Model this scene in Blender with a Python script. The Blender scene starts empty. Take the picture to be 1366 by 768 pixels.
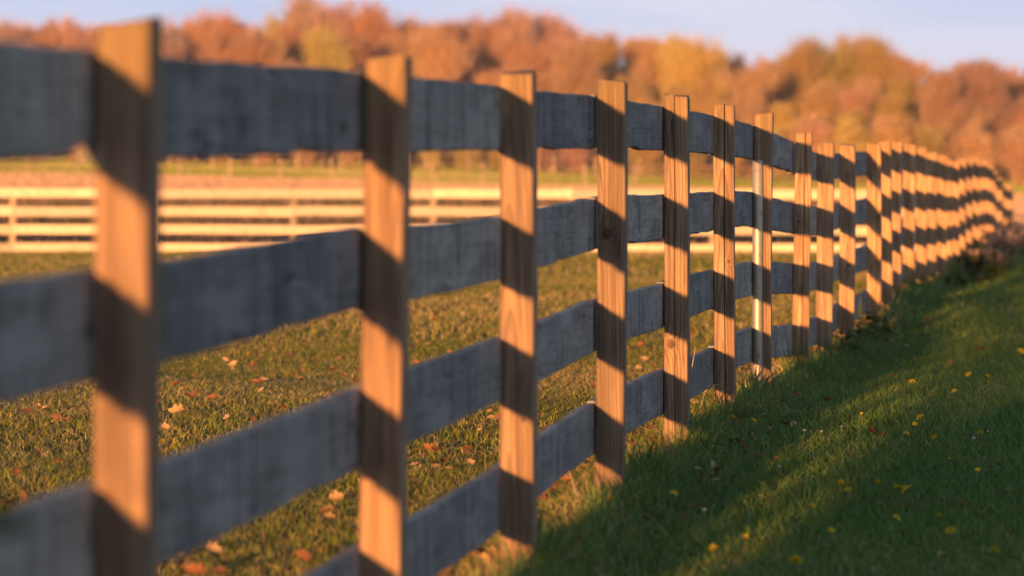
import bpy, bmesh, math, random
import numpy as np
from mathutils import Vector, Matrix

# ------------------------------------------------------------------ camera, sky, sun, exposure
SC = bpy.context.scene
COL = SC.collection
R = math.radians
random.seed(7)
RNG = np.random.default_rng(11)

F = 6395.0            # focal length in pixels of the 1366 x 768 photograph
EYE = 1.03            # camera height over the near ground
HORIZON = 215.0       # row of the true horizon
PITCH = math.atan((384.0 - HORIZON) / F)

cam = bpy.data.cameras.new('camera')
cam.sensor_width = 36.0
cam.lens = 36.0 * F / 1366.0
cam.clip_start = 0.05
cam.clip_end = 6000.0
cam.dof.use_dof = True
cam.dof.focus_distance = 18.3
cam.dof.aperture_fstop = 5.2
cam.dof.aperture_blades = 9
cam_o = bpy.data.objects.new('camera', cam)
cam_o.location = (0, 0, EYE)
cam_o.rotation_euler = (R(90) - PITCH, 0, 0)
COL.objects.link(cam_o)
SC.camera = cam_o

FD = Vector((0.1165, 1.0, 0)).normalized()       # along the fence, away from the camera
FR = Vector((FD.y, -FD.x, 0))                     # to the right of the fence
PHI = R(3.8)                                     # sun against the fence line
ELEV = math.atan(0.55 * math.sin(PHI))
TRAVEL = FD * math.cos(PHI) + FR * math.sin(PHI)
SUN_AZ = math.atan2(-TRAVEL.x, -TRAVEL.y)         # clockwise from +Y

sun = bpy.data.lights.new('sun', 'SUN')
sun.energy = 5.0
sun.angle = R(0.95)
sun.color = (1.0, 0.465, 0.14)
sun_o = bpy.data.objects.new('sun', sun)
d = Vector((TRAVEL.x * math.cos(ELEV), TRAVEL.y * math.cos(ELEV), -math.sin(ELEV)))
sun_o.rotation_euler = d.to_track_quat('-Z', 'Y').to_euler()
COL.objects.link(sun_o)

W = bpy.data.worlds.new('World')
SC.world = W
W.use_nodes = True
wt = W.node_tree
wt.nodes.clear()
w_out = wt.nodes.new('ShaderNodeOutputWorld')
w_bg = wt.nodes.new('ShaderNodeBackground')
w_sky = wt.nodes.new('ShaderNodeTexSky')
w_sky.sky_type = 'NISHITA'
w_sky.sun_disc = False
w_sky.sun_elevation = ELEV
w_sky.sun_rotation = SUN_AZ
w_sky.air_density = 1.0
w_sky.dust_density = 0.6
w_sky.ozone_density = 2.2
w_bg.inputs['Strength'].default_value = 0.129
# a thin veil of high cloud over the whole sky, thickest towards the horizon, with faint soft streaks in it
w_tc = wt.nodes.new('ShaderNodeTexCoord')
w_sep = wt.nodes.new('ShaderNodeSeparateXYZ')
wt.links.new(w_tc.outputs['Generated'], w_sep.inputs[0])
def w_math(op, a, b=0.0, clamp=False):
    nd = wt.nodes.new('ShaderNodeMath'); nd.operation = op; nd.use_clamp = clamp
    for sk, v in zip(nd.inputs, (a, b)):
        if isinstance(v, bpy.types.NodeSocket): wt.links.new(v, sk)
        else: sk.default_value = v
    return nd.outputs[0]
w_sc = wt.nodes.new('ShaderNodeVectorMath'); w_sc.operation = 'MULTIPLY'
wt.links.new(w_tc.outputs['Generated'], w_sc.inputs[0]); w_sc.inputs[1].default_value = (9.0, 9.0, 70.0)
w_no = wt.nodes.new('ShaderNodeTexNoise')
wt.links.new(w_sc.outputs[0], w_no.inputs['Vector'])
w_no.inputs['Scale'].default_value = 1.0; w_no.inputs['Detail'].default_value = 5.0; w_no.inputs['Roughness'].default_value = 0.5
w_up = w_math('MAXIMUM', w_sep.outputs[2], 0.0)
w_cov = w_math('MULTIPLY', w_math('POWER', 2.718, w_math('MULTIPLY', w_up, -2.3)), 0.92)
w_col = wt.nodes.new('ShaderNodeMix'); w_col.data_type = 'RGBA'
wt.links.new(w_math('MULTIPLY', w_math('SUBTRACT', w_no.outputs[0], 0.38), 4.2, True), w_col.inputs[0])
w_col.inputs[6].default_value = (2.3, 3.05, 4.55, 1)
w_col.inputs[7].default_value = (3.05, 3.55, 4.7, 1)
w_mix = wt.nodes.new('ShaderNodeMix'); w_mix.data_type = 'RGBA'
wt.links.new(w_cov, w_mix.inputs[0])
wt.links.new(w_sky.outputs[0], w_mix.inputs[6])
wt.links.new(w_col.outputs[2], w_mix.inputs[7])
wt.links.new(w_mix.outputs[2], w_bg.inputs['Color'])
wt.links.new(w_bg.outputs[0], w_out.inputs[0])

SC.render.engine = 'CYCLES'
SC.view_settings.view_transform = 'Standard'
SC.view_settings.look = 'None'
SC.view_settings.gamma = 1.0
SC.view_settings.exposure = 0.90
SC.cycles.max_bounces = 6
SC.cycles.transparent_max_bounces = 6


# ------------------------------------------------------------------ helpers
def at(px, py, D):
    """Point at depth D seen at pixel (px, py) of the photograph."""
    dx, dz = (px - 683.0) / F, -(py - 384.0) / F
    c, s = math.cos(PITCH), math.sin(PITCH)
    y, z = c + s * dz, -s + c * dz
    k = D / y
    return Vector((dx * k, D, EYE + z * k))


def tag(o, label=None, cat=None, group=None, kind=None):
    if label: o['label'] = label
    if cat: o['category'] = cat
    if group: o['group'] = group
    if kind: o['kind'] = kind
    return o


def link(name, data, parent=None, loc=(0, 0, 0), rotz=0.0):
    o = bpy.data.objects.new(name, data)
    COL.objects.link(o)
    o.location = loc
    o.rotation_euler = (0, 0, rotz)
    if parent: o.parent = parent
    return o


def pymesh(name, verts, faces, mat=None, smooth=False):
    me = bpy.data.meshes.new(name)
    me.from_pydata([tuple(v) for v in verts], [], faces)
    me.update()
    if mat: me.materials.append(mat)
    if smooth:
        me.polygons.foreach_set('use_smooth', [True] * len(me.polygons))
    return me


def npmesh(name, verts, quads=None, tris=None, mat=None, attrs=None, uv=None):
    """Big mesh straight from numpy arrays."""
    me = bpy.data.meshes.new(name)
    nq = 0 if quads is None else len(quads)
    nt = 0 if tris is None else len(tris)
    loops = np.concatenate([a.ravel() for a in (quads, tris) if a is not None]).astype(np.int32)
    me.vertices.add(len(verts))
    me.vertices.foreach_set('co', np.ascontiguousarray(verts, dtype=np.float32).ravel())
    me.loops.add(len(loops))
    me.loops.foreach_set('vertex_index', loops)
    me.polygons.add(nq + nt)
    starts = np.concatenate([np.arange(nq) * 4, nq * 4 + np.arange(nt) * 3]).astype(np.int32)
    me.polygons.foreach_set('loop_start', starts)
    for key, arr in (attrs or {}).items():
        a = me.attributes.new(key, 'FLOAT', 'POINT')
        a.data.foreach_set('value', np.ascontiguousarray(arr, dtype=np.float32))
    me.update(calc_edges=True)
    if mat: me.materials.append(mat)
    return me


def tube(path, radii, n=6, cap=True):
    """Verts and faces of a tapered tube along a list of points."""
    V, Fc = [], []
    m = len(path)
    for i, p in enumerate(path):
        p = Vector(p)
        t = (Vector(path[min(i + 1, m - 1)]) - Vector(path[max(i - 1, 0)])).normalized()
        a = t.orthogonal().normalized() if abs(t.z) > 0.99 else t.cross(Vector((0, 0, 1))).normalized()
        b = t.cross(a)
        for k in range(n):
            an = 2 * math.pi * k / n
            V.append(p + (a * math.cos(an) + b * math.sin(an)) * radii[i])
    for i in range(m - 1):
        for k in range(n):
            Fc.append((i * n + k, i * n + (k + 1) % n, (i + 1) * n + (k + 1) % n, (i + 1) * n + k))
    if cap:
        Fc.append(tuple(range(n - 1, -1, -1)))
        Fc.append(tuple((m - 1) * n + k for k in range(n)))
    return V, Fc


def merge(*parts):
    V, Fc = [], []
    for v, f in parts:
        o = len(V)
        V += list(v)
        Fc += [tuple(i + o for i in q) for q in f]
    return V, Fc


# ------------------------------------------------------------------ materials
class NT:
    """Small wrapper for building a node material."""
    def __init__(self, name):
        self.m = bpy.data.materials.new(name)
        self.m.use_nodes = True
        self.t = self.m.node_tree
        self.t.nodes.clear()
        self.out = self.n('ShaderNodeOutputMaterial')

    def n(self, kind, **kw):
        nd = self.t.nodes.new(kind)
        for k, v in kw.items(): setattr(nd, k, v)
        return nd

    def l(self, a, b): self.t.links.new(a, b)

    def put(self, sock, v):
        if hasattr(v, 'is_output') or isinstance(v, bpy.types.NodeSocket): self.l(v, sock)
        else: sock.default_value = v

    def math(self, op, a, b=0.0, c=None, clamp=False):
        nd = self.n('ShaderNodeMath', operation=op, use_clamp=clamp)
        self.put(nd.inputs[0], a)
        self.put(nd.inputs[1], b)
        if c is not None: self.put(nd.inputs[2], c)
        return nd.outputs[0]

    def mix(self, f, a, b, blend='MIX'):
        nd = self.n('ShaderNodeMix', data_type='RGBA', blend_type=blend)
        self.put(nd.inputs[0], f)
        self.put(nd.inputs[6], a if not isinstance(a, tuple) else (*a, 1))
        self.put(nd.inputs[7], b if not isinstance(b, tuple) else (*b, 1))
        return nd.outputs[2]

    def noise(self, vec, scale=1.0, detail=4.0, rough=0.55, dist=0.0):
        nd = self.n('ShaderNodeTexNoise')
        self.put(nd.inputs['Vector'], vec)
        nd.inputs['Scale'].default_value = scale
        nd.inputs['Detail'].default_value = detail
        nd.inputs['Roughness'].default_value = rough
        nd.inputs['Distortion'].default_value = dist
        return nd.outputs[0]

    def vmul(self, vec, s):
        nd = self.n('ShaderNodeVectorMath', operation='MULTIPLY')
        self.l(vec, nd.inputs[0])
        nd.inputs[1].default_value = s
        return nd.outputs[0]

    def vadd(self, a, b):
        nd = self.n('ShaderNodeVectorMath', operation='ADD')
        self.put(nd.inputs[0], a)
        self.put(nd.inputs[1], b)
        return nd.outputs[0]

    def ramp(self, f, stops):
        nd = self.n('ShaderNodeValToRGB')
        self.l(f, nd.inputs[0])
        cr = nd.color_ramp
        while len(cr.elements) < len(stops): cr.elements.new(0.5)
        for e, (p, c) in zip(cr.elements, stops):
            e.position = p
            e.color = (*c, 1) if len(c) == 3 else c
        return nd.outputs[0]

    def smooth(self, f, a, b):
        nd = self.n('ShaderNodeMapRange', interpolation_type='SMOOTHSTEP')
        self.l(f, nd.inputs[0])
        nd.inputs[1].default_value = a
        nd.inputs[2].default_value = b
        return nd.outputs[0]

    def bsdf(self, color, rough=0.8, spec=0.3, bump=None, strength=0.3, dist=0.002, metal=0.0):
        b = self.n('ShaderNodeBsdfPrincipled')
        self.put(b.inputs['Base Color'], color if not isinstance(color, tuple) else (*color, 1))
        self.put(b.inputs['Roughness'], rough)
        b.inputs['Specular IOR Level'].default_value = spec
        b.inputs['Metallic'].default_value = metal
        if bump is not None:
            bp = self.n('ShaderNodeBump')
            bp.inputs['Strength'].default_value = strength
            bp.inputs['Distance'].default_value = dist
            self.l(bump, bp.inputs['Height'])
            self.l(bp.outputs[0], b.inputs['Normal'])
        return b

    def done(self, shader):
        self.l(shader.outputs[0] if hasattr(shader, 'outputs') else shader, self.out.inputs[0])
        return self.m


def obj_coords(m):
    """Object coordinates shifted by a random amount per object."""
    tc = m.n('ShaderNodeTexCoord').outputs['Object']
    rnd = m.n('ShaderNodeObjectInfo').outputs['Random']
    off = m.n('ShaderNodeCombineXYZ')
    m.l(m.math('MULTIPLY', rnd, 37.0), off.inputs[0])
    m.l(m.math('MULTIPLY', rnd, 91.0), off.inputs[1])
    m.l(m.math('MULTIPLY', rnd, 53.0), off.inputs[2])
    return tc, m.vadd(tc, off.outputs[0]), rnd


def mat_post():
    m = NT('weathered_post_wood')
    tc, v, rnd = obj_coords(m)
    # a knot (position and size are custom properties of the post) bends the grain round itself
    def prop(nm): return m.n('ShaderNodeAttribute', attribute_type='OBJECT', attribute_name=nm).outputs['Fac']
    sep = m.n('ShaderNodeSeparateXYZ'); m.l(tc, sep.inputs[0])
    dx = m.math('SUBTRACT', sep.outputs[0], prop('knot_x'))
    dz = m.math('MULTIPLY', m.math('SUBTRACT', sep.outputs[2], prop('knot_z')), 0.7)
    rr = m.math('SQRT', m.math('ADD', m.math('MULTIPLY', dx, dx), m.math('MULTIPLY', dz, dz)))
    ks = prop('knot_size')
    infl = m.math('MULTIPLY', m.math('GREATER_THAN', ks, 0.0001),
                  m.math('EXPONENT', m.math('MULTIPLY', m.math('DIVIDE', rr, m.math('ADD', ks, 0.0001)), -1.1)))
    # cathedral grain: rings of a trunk whose axis leans out of the post
    warp = m.noise(m.vmul(v, (3.0, 3.0, 0.9)), 1.0, 3.0, 0.5)
    warp2 = m.noise(m.vmul(v, (30.0, 30.0, 3.0)), 1.0, 2.0, 0.5)
    px = m.math('ADD', sep.outputs[0], m.math('MULTIPLY', m.math('SUBTRACT', rnd, 0.5), 0.10))
    py = m.math('ADD', sep.outputs[1], m.math('ADD', 0.05, m.math('MULTIPLY', sep.outputs[2], 0.035)))
    rad = m.math('SQRT', m.math('ADD', m.math('MULTIPLY', px, px), m.math('MULTIPLY', py, py)))
    rad = m.math('ADD', rad, m.math('MULTIPLY', warp, 0.045))
    rad = m.math('ADD', rad, m.math('MULTIPLY', warp2, 0.004))
    rad = m.math('ADD', rad, m.math('MULTIPLY', infl, 0.035))
    ring = m.math('FRACT', m.math('MULTIPLY', rad, 95.0))
    late = m.smooth(ring, 0.35, 0.95)
    fine = m.noise(m.vmul(v, (260.0, 260.0, 6.0)), 1.0, 3.0, 0.6)
    streak = m.noise(m.vmul(v, (46.0, 46.0, 1.6)), 1.0, 4.0, 0.6)
    blot = m.noise(m.vmul(v, (7.0, 7.0, 3.0)), 1.0, 4.0, 0.6)
    c = m.mix(m.smooth(streak, 0.3, 0.72), (0.28, 0.17, 0.10), (0.58, 0.375, 0.215))
    c = m.mix(m.math('MULTIPLY', late, 0.62), c, (0.155, 0.09, 0.06))
    c = m.mix(m.math('MULTIPLY', m.smooth(fine, 0.5, 0.72), 0.68), c, (0.12, 0.075, 0.05))
    c = m.mix(m.math('MULTIPLY', m.smooth(blot, 0.46, 0.75), 0.35), c, (0.225, 0.185, 0.15))
    tint = m.mix(rnd, (1.14, 1.02, 0.88), (0.80, 0.82, 0.84))
    c = m.mix(1.0, c, tint, 'MULTIPLY')
    c = m.mix(prop('age'), c, m.mix(m.smooth(streak, 0.3, 0.7), (0.14, 0.095, 0.07), (0.30, 0.215, 0.155)))
    fr = m.math('ADD', 1.0, m.math('MULTIPLY', prop('sun_lift'), 0.35))  # wood colour brightened on farther posts to look more strongly sunlit
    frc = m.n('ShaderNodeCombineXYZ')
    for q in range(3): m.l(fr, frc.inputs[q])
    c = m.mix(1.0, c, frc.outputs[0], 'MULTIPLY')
    # water-stained, algae-tinged head of the post
    head = m.math('MULTIPLY', m.smooth(m.math('ADD', sep.outputs[2], m.math('MULTIPLY', blot, 0.25)), 1.18, 1.38), 0.55)
    c = m.mix(head, c, (0.22, 0.15, 0.06))
    foot_ = m.math('MULTIPLY', m.smooth(m.math('ADD', sep.outputs[2], m.math('MULTIPLY', blot, 0.22)), 0.30, 0.12), 0.6)
    c = m.mix(foot_, c, (0.15, 0.10, 0.06))
    split = m.math('ABSOLUTE', m.math('SUBTRACT', m.noise(m.vmul(v, (26.0, 26.0, 1.1)), 1.0, 2.0, 0.45), 0.5))
    split = m.math('MULTIPLY', m.smooth(split, 0.010, 0.002), m.smooth(m.noise(m.vmul(v, (5.0, 5.0, 2.5)), 1.0, 2.0), 0.5, 0.62))
    c = m.mix(m.math('MULTIPLY', split, 0.8), c, (0.05, 0.03, 0.02))
    knot = m.math('MULTIPLY', m.smooth(infl, 0.42, 0.62), 0.85)
    c = m.mix(knot, c, m.mix(m.smooth(m.noise(m.vmul(v, (90, 90, 60))), 0.4, 0.6), (0.045, 0.03, 0.022), (0.16, 0.085, 0.045)))
    h = m.math('ADD', m.math('MULTIPLY', late, -0.5), m.math('ADD', m.math('MULTIPLY', fine, 0.8), m.math('MULTIPLY', streak, 0.7)))
    return m.done(m.bsdf(c, 0.82, 0.2, h, 0.55, 0.0016))


def mat_rail(name, base, light, dark, moss, stain=0.55):
    m = NT(name)
    tc, v, rnd = obj_coords(m)
    grain = m.noise(m.vmul(v, (5.0, 2.2, 130.0)), 1.0, 5.0, 0.62, 0.4)
    fine = m.noise(m.vmul(v, (5.0, 9.0, 420.0)), 1.0, 3.0, 0.6)
    runs = m.noise(m.vmul(v, (4.0, 34.0, 2.2)), 1.0, 5.0, 0.65)
    runs2 = m.noise(m.vmul(v, (4.0, 75.0, 3.5)), 1.0, 4.0, 0.6)
    saw = m.noise(m.vmul(v, (4.0, 170.0, 7.0)), 1.0, 2.0, 0.5)
    blot = m.noise(m.vmul(v, (3.0, 3.2, 7.0)), 1.0, 5.0, 0.6)
    c = m.mix(m.math('ADD', m.math('MULTIPLY', m.smooth(grain, 0.3, 0.7), 0.5), m.math('MULTIPLY', m.smooth(runs2, 0.3, 0.7), 0.5)), base, light)
    c = m.mix(m.math('MULTIPLY', m.smooth(runs, 0.48, 0.64), stain), c, dark)
    c = m.mix(m.math('MULTIPLY', m.smooth(fine, 0.55, 0.75), 0.4), c, dark)
    c = m.mix(m.math('MULTIPLY', m.smooth(blot, 0.52, 0.72), 0.5), c, moss)
    pale = m.noise(m.vmul(v, (3.0, 2.1, 11.0)), 1.0, 5.0, 0.65)
    c = m.mix(m.math('MULTIPLY', m.smooth(pale, 0.47, 0.63), 0.6), c, light)
    crack = m.math('ABSOLUTE', m.math('SUBTRACT', m.noise(m.vmul(v, (2.0, 1.3, 16.0)), 1.0, 3.0, 0.5), 0.5))
    crack = m.math('MULTIPLY', m.smooth(crack, 0.012, 0.002), m.smooth(m.noise(m.vmul(v, (2.0, 2.6, 5.0)), 1.0, 2.0), 0.5, 0.6))
    c = m.mix(m.math('MULTIPLY', crack, 0.75), c, (0.03, 0.026, 0.022))
    kv = m.n('ShaderNodeTexVoronoi'); m.l(m.vmul(v, (1.0, 2.4, 5.0)), kv.inputs['Vector']); kv.inputs['Scale'].default_value = 1.0
    c = m.mix(m.math('MULTIPLY', m.smooth(kv.outputs['Distance'], 0.10, 0.05), 0.7), c, dark)
    c = m.mix(1.0, c, m.mix(rnd, (1.22, 1.19, 1.14), (0.72, 0.75, 0.80)), 'MULTIPLY')
    h = m.math('ADD', m.math('ADD', m.math('MULTIPLY', grain, 0.4), m.math('MULTIPLY', fine, 0.35)), m.math('MULTIPLY', saw, 1.2))
    return m.done(m.bsdf(c, 0.85, 0.2, h, 0.5, 0.0018))


def mat_grass():
    m = NT('grass_blade')
    a = m.n('ShaderNodeAttribute', attribute_name='tint').outputs['Fac']
    dry = m.n('ShaderNodeAttribute', attribute_name='dry').outputs['Fac']
    tip = m.n('ShaderNodeAttribute', attribute_name='tip').outputs['Fac']
    green = m.ramp(a, [(0.0, (0.065, 0.105, 0.010)), (0.45, (0.135, 0.185, 0.020)), (0.8, (0.21, 0.245, 0.032)), (1.0, (0.30, 0.28, 0.045))])
    lush = m.n('ShaderNodeAttribute', attribute_name='lush').outputs['Fac']
    deep = m.ramp(a, [(0.0, (0.048, 0.125, 0.022)), (0.45, (0.100, 0.225, 0.038)), (0.8, (0.15, 0.275, 0.046)), (1.0, (0.22, 0.27, 0.05))])
    green = m.mix(lush, green, deep)
    straw = m.ramp(a, [(0.0, (0.25, 0.15, 0.055)), (0.5, (0.48, 0.34, 0.13)), (1.0, (0.68, 0.53, 0.33))])
    c = m.mix(dry, green, straw)
    c = m.mix(m.math('MULTIPLY', m.math('MULTIPLY', tip, tip), 0.35), c, (0.24, 0.19, 0.06))
    b = m.bsdf(c, 0.55, 0.25)
    t = m.n('ShaderNodeBsdfTranslucent'); m.put(t.inputs[0], c)
    mx = m.n('ShaderNodeMixShader'); mx.inputs[0].default_value = 0.12
    m.l(b.outputs[0], mx.inputs[1]); m.l(t.outputs[0], mx.inputs[2])
    return m.done(mx)


def mat_ground():
    m = NT('meadow_soil_and_turf')
    pos = m.n('ShaderNodeNewGeometry').outputs['Position']
    sep = m.n('ShaderNodeSeparateXYZ'); m.l(pos, sep.inputs[0])
    X, Y = sep.outputs[0], sep.outputs[1]
    n1 = m.noise(pos, 0.35, 5.0, 0.6)
    n2 = m.noise(pos, 9.0, 5.0, 0.65)
    n3 = m.noise(m.vmul(pos, (0.12, 0.03, 1.0)), 1.0, 5.0, 0.6)
    near = m.mix(m.smooth(n2, 0.35, 0.7), (0.030, 0.040, 0.012), (0.095, 0.080, 0.032))
    near = m.mix(m.math('MULTIPLY', m.smooth(n1, 0.45, 0.65), 0.5), near, (0.12, 0.085, 0.04))
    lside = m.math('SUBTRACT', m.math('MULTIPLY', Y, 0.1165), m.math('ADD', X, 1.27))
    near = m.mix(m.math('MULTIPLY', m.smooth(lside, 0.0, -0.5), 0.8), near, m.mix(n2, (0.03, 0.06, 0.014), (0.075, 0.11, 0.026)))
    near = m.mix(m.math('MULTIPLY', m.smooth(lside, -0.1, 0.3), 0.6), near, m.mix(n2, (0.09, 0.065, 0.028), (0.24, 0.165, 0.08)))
    brown = m.mix(m.smooth(n3, 0.4, 0.65), (0.12, 0.075, 0.055), (0.08, 0.075, 0.035))
    straw = m.mix(m.smooth(n3, 0.35, 0.7), (0.40, 0.27, 0.17), (0.50, 0.36, 0.22))
    olive = m.mix(m.smooth(n3, 0.35, 0.7), (0.17, 0.16, 0.045), (0.24, 0.205, 0.07))
    yy = m.math('ADD', Y, m.math('MULTIPLY', m.math('SUBTRACT', n3, 0.5), 26.0))
    xr = m.math('SUBTRACT', X, m.math('MULTIPLY', Y, 0.1))          # to the right of the far corner
    mid = m.mix(m.smooth(xr, -1.5, 2.0), brown, straw)
    c = m.mix(m.smooth(Y, 78.0, 90.0), near, mid)
    c = m.mix(m.smooth(yy, 165.0, 185.0), c, straw)
    c = m.mix(m.smooth(yy, 206.0, 222.0), c, olive)
    litter = m.mix(m.smooth(n2, 0.35, 0.65), (0.17, 0.085, 0.045), (0.27, 0.15, 0.08))
    c = m.mix(m.smooth(Y, 284.0, 292.0), c, litter)
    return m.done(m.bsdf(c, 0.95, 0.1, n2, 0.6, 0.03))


def mat_foliage():
    m = NT('bud_foliage')
    col = m.n('ShaderNodeObjectInfo').outputs['Color']
    a = m.n('ShaderNodeAttribute', attribute_name='tint').outputs['Fac']
    dark = m.mix(1.0, col, (0.66, 0.58, 0.54), 'MULTIPLY')
    lite = m.mix(1.0, col, (1.32, 1.32, 1.28), 'MULTIPLY')
    c = m.mix(a, dark, lite)
    b = m.bsdf(c, 0.7, 0.1)
    t = m.n('ShaderNodeBsdfTranslucent'); m.put(t.inputs[0], c)
    mx = m.n('ShaderNodeMixShader'); mx.inputs[0].default_value = 0.25
    m.l(b.outputs[0], mx.inputs[1]); m.l(t.outputs[0], mx.inputs[2])
    return m.done(mx)


def mat_plain(name, c0, c1, scale=20.0, rough=0.8, spec=0.2, transl=0.0, use_rnd=True):
    m = NT(name)
    tc, v, rnd = obj_coords(m)
    n = m.noise(v, scale, 4.0, 0.6)
    c = m.mix(m.smooth(n, 0.3, 0.7), c0, c1)
    if use_rnd:
        c = m.mix(1.0, c, m.mix(rnd, (1.2, 1.1, 1.0), (0.75, 0.75, 0.75)), 'MULTIPLY')
    b = m.bsdf(c, rough, spec, n, 0.3, 0.003)
    if transl:
        t = m.n('ShaderNodeBsdfTranslucent'); m.put(t.inputs[0], c)
        mx = m.n('ShaderNodeMixShader'); mx.inputs[0].default_value = transl
        m.l(b.outputs[0], mx.inputs[1]); m.l(t.outputs[0], mx.inputs[2])
        return m.done(mx)
    return m.done(b)


M_POST = mat_post()
M_RAIL = mat_rail('grey_weathered_rail', (0.185, 0.163, 0.142), (0.44, 0.395, 0.35), (0.052, 0.045, 0.040), (0.13, 0.125, 0.06), 0.75)
M_WHITE = mat_rail('faded_white_paint', (0.58, 0.48, 0.34), (0.70, 0.60, 0.44), (0.38, 0.28, 0.19), (0.48, 0.38, 0.26), 0.35)
M_GRASS = mat_grass()
M_GROUND = mat_ground()
M_FOL = mat_foliage()
M_BARK = mat_plain('tree_bark', (0.26, 0.18, 0.13), (0.40, 0.28, 0.20), 3.0)
M_OLDWOOD = mat_plain('old_post_wood', (0.30, 0.23, 0.17), (0.42, 0.33, 0.25), 8.0)
M_BROWNWOOD = mat_plain('brown_fence_wood', (0.16, 0.09, 0.06), (0.24, 0.14, 0.09), 8.0)
M_PETAL = mat_plain('dandelion_yellow', (0.86, 0.62, 0.010), (0.92, 0.74, 0.02), 60.0, 0.6, 0.2, 0.25)
M_STEM = mat_plain('flower_stem', (0.10, 0.14, 0.035), (0.16, 0.15, 0.05), 30.0, 0.6, 0.3)
M_WHITEFL = mat_plain('white_petal', (0.68, 0.66, 0.66), (0.8, 0.78, 0.76), 40.0, 0.6, 0.2, 0.2)
def mat_dead():
    m = NT('dead_weed_stems')
    a = m.n('ShaderNodeAttribute', attribute_name='tint').outputs['Fac']
    dry = m.n('ShaderNodeAttribute', attribute_name='dry').outputs['Fac']
    c = m.mix(dry, (0.055, 0.075, 0.02), m.ramp(a, [(0.0, (0.10, 0.06, 0.052)), (0.7, (0.21, 0.135, 0.115)), (1.0, (0.32, 0.22, 0.18))]))
    return m.done(m.bsdf(c, 0.85, 0.1))


M_DEAD = mat_dead()


def mat_straw():
    m = NT('dry_pinkish_straw')
    a = m.n('ShaderNodeAttribute', attribute_name='tint').outputs['Fac']
    c = m.ramp(a, [(0.0, (0.30, 0.19, 0.13)), (0.6, (0.43, 0.29, 0.21)), (1.0, (0.56, 0.40, 0.30))])
    return m.done(m.bsdf(c, 0.85, 0.1))


M_STRAW = mat_straw()
M_LEAF = {
    'russet': mat_plain('russet_dry_leaf', (0.24, 0.105, 0.055), (0.37, 0.175, 0.095), 25.0, 0.65, 0.25, 0.2),
    'tan': mat_plain('tan_dry_leaf', (0.40, 0.25, 0.14), (0.55, 0.38, 0.23), 25.0, 0.65, 0.25, 0.2),
    'pale': mat_plain('pale_dry_leaf', (0.36, 0.24, 0.15), (0.48, 0.34, 0.23), 25.0, 0.65, 0.25, 0.2),
    'brown': mat_plain('brown_dry_leaf', (0.13, 0.06, 0.035), (0.22, 0.10, 0.06), 25.0, 0.65, 0.25, 0.15),
}
M_WEEDGREEN = mat_plain('weed_leaf_green', (0.055, 0.085, 0.015), (0.13, 0.14, 0.03), 14.0, 0.6, 0.25, 0.3)
M_WEEDDRY = mat_plain('dry_weed_stalk', (0.44, 0.30, 0.22), (0.62, 0.46, 0.35), 14.0, 0.75, 0.2, 0.2)


def mat_steel():
    m = NT('galvanised_steel')
    tc, v, rnd = obj_coords(m)
    n = m.noise(v, 35.0, 4.0, 0.6)
    vo = m.n('ShaderNodeTexVoronoi'); m.l(v, vo.inputs['Vector']); vo.inputs['Scale'].default_value = 90.0
    c = m.mix(vo.outputs['Distance'], (0.46, 0.38, 0.27), (0.58, 0.48, 0.34))
    c = m.mix(m.smooth(n, 0.58, 0.75), c, (0.26, 0.2, 0.15))
    r = m.math('ADD', 0.36, m.math('MULTIPLY', n, 0.25))
    return m.done(m.bsdf(c, r, 0.5, n, 0.15, 0.001, 0.65))


M_STEEL = mat_steel()

# ------------------------------------------------------------------ terrain
S = 2.44
PITCH_RAIL, RAIL_H, RAIL_T, POST_W, POST_H = 0.30, 0.152, 0.026, 0.079, 1.235
# right edge and top of every post as measured in the photograph (pixels)
PX = [207, 540, 715.5, 831, 917, 980.5, 1029.5, 1080, 1110, 1138.5, 1174, 1190, 1201.5, 1220, 1236.3, 1248, 1261.7,
      1270, 1280, 1288.4, 1297, 1306, 1312.8, 1319.6, 1325.6, 1330, 1336, 1341]
PY = [30, 77, 96, 108, 127, 140, 152, 178, 190, 193.4, 193, 189, 188, 192.5, 197.6, 204, 207.2, 212, 214.6, 212, 209.8,
      210, 212, 214.4, 221, 228, 237, 245]
POSTS = []
for k, (x, y) in enumerate(zip(PX, PY)):
    D = (2.73 + k) * S
    p = at(x, y, D)
    POSTS.append([p.x - POST_W * 0.5, D, p.z])
for k in (28, 29):                                  # down to the far corner
    D = (2.73 + k) * S
    POSTS.append([POSTS[-1][0] + 0.31, D, POSTS[-1][2] - 0.03])
NEAR = []
for k in range(1, 5):                               # the fence goes on past the camera
    D = (2.73 - k) * S
    NEAR.append([POSTS[0][0] - 0.285 * k, D, POSTS[0][2] - 0.008 - 0.004 * k])
POSTS = NEAR[::-1] + POSTS
N_NEAR = len(NEAR)
NAMED_FIRST = N_NEAR                                # index of the first post in the picture

TD = np.array([-200, -4] + [p[1] for p in POSTS[2:]] + [90, 105, 122, 150, 200, 232, 292, 345, 420, 900, 3000], float)
TZ = np.array([0, 0] + [p[2] - POST_H for p in POSTS[2:]] + [-0.62, -0.58, -0.44, -0.19, 0.0, 0.07, 0.55, 2.6, 6.0, 14.0, 20.0], float)


def fence_x(D):
    return np.interp(D, [p[1] for p in POSTS], [p[0] for p in POSTS])


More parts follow.
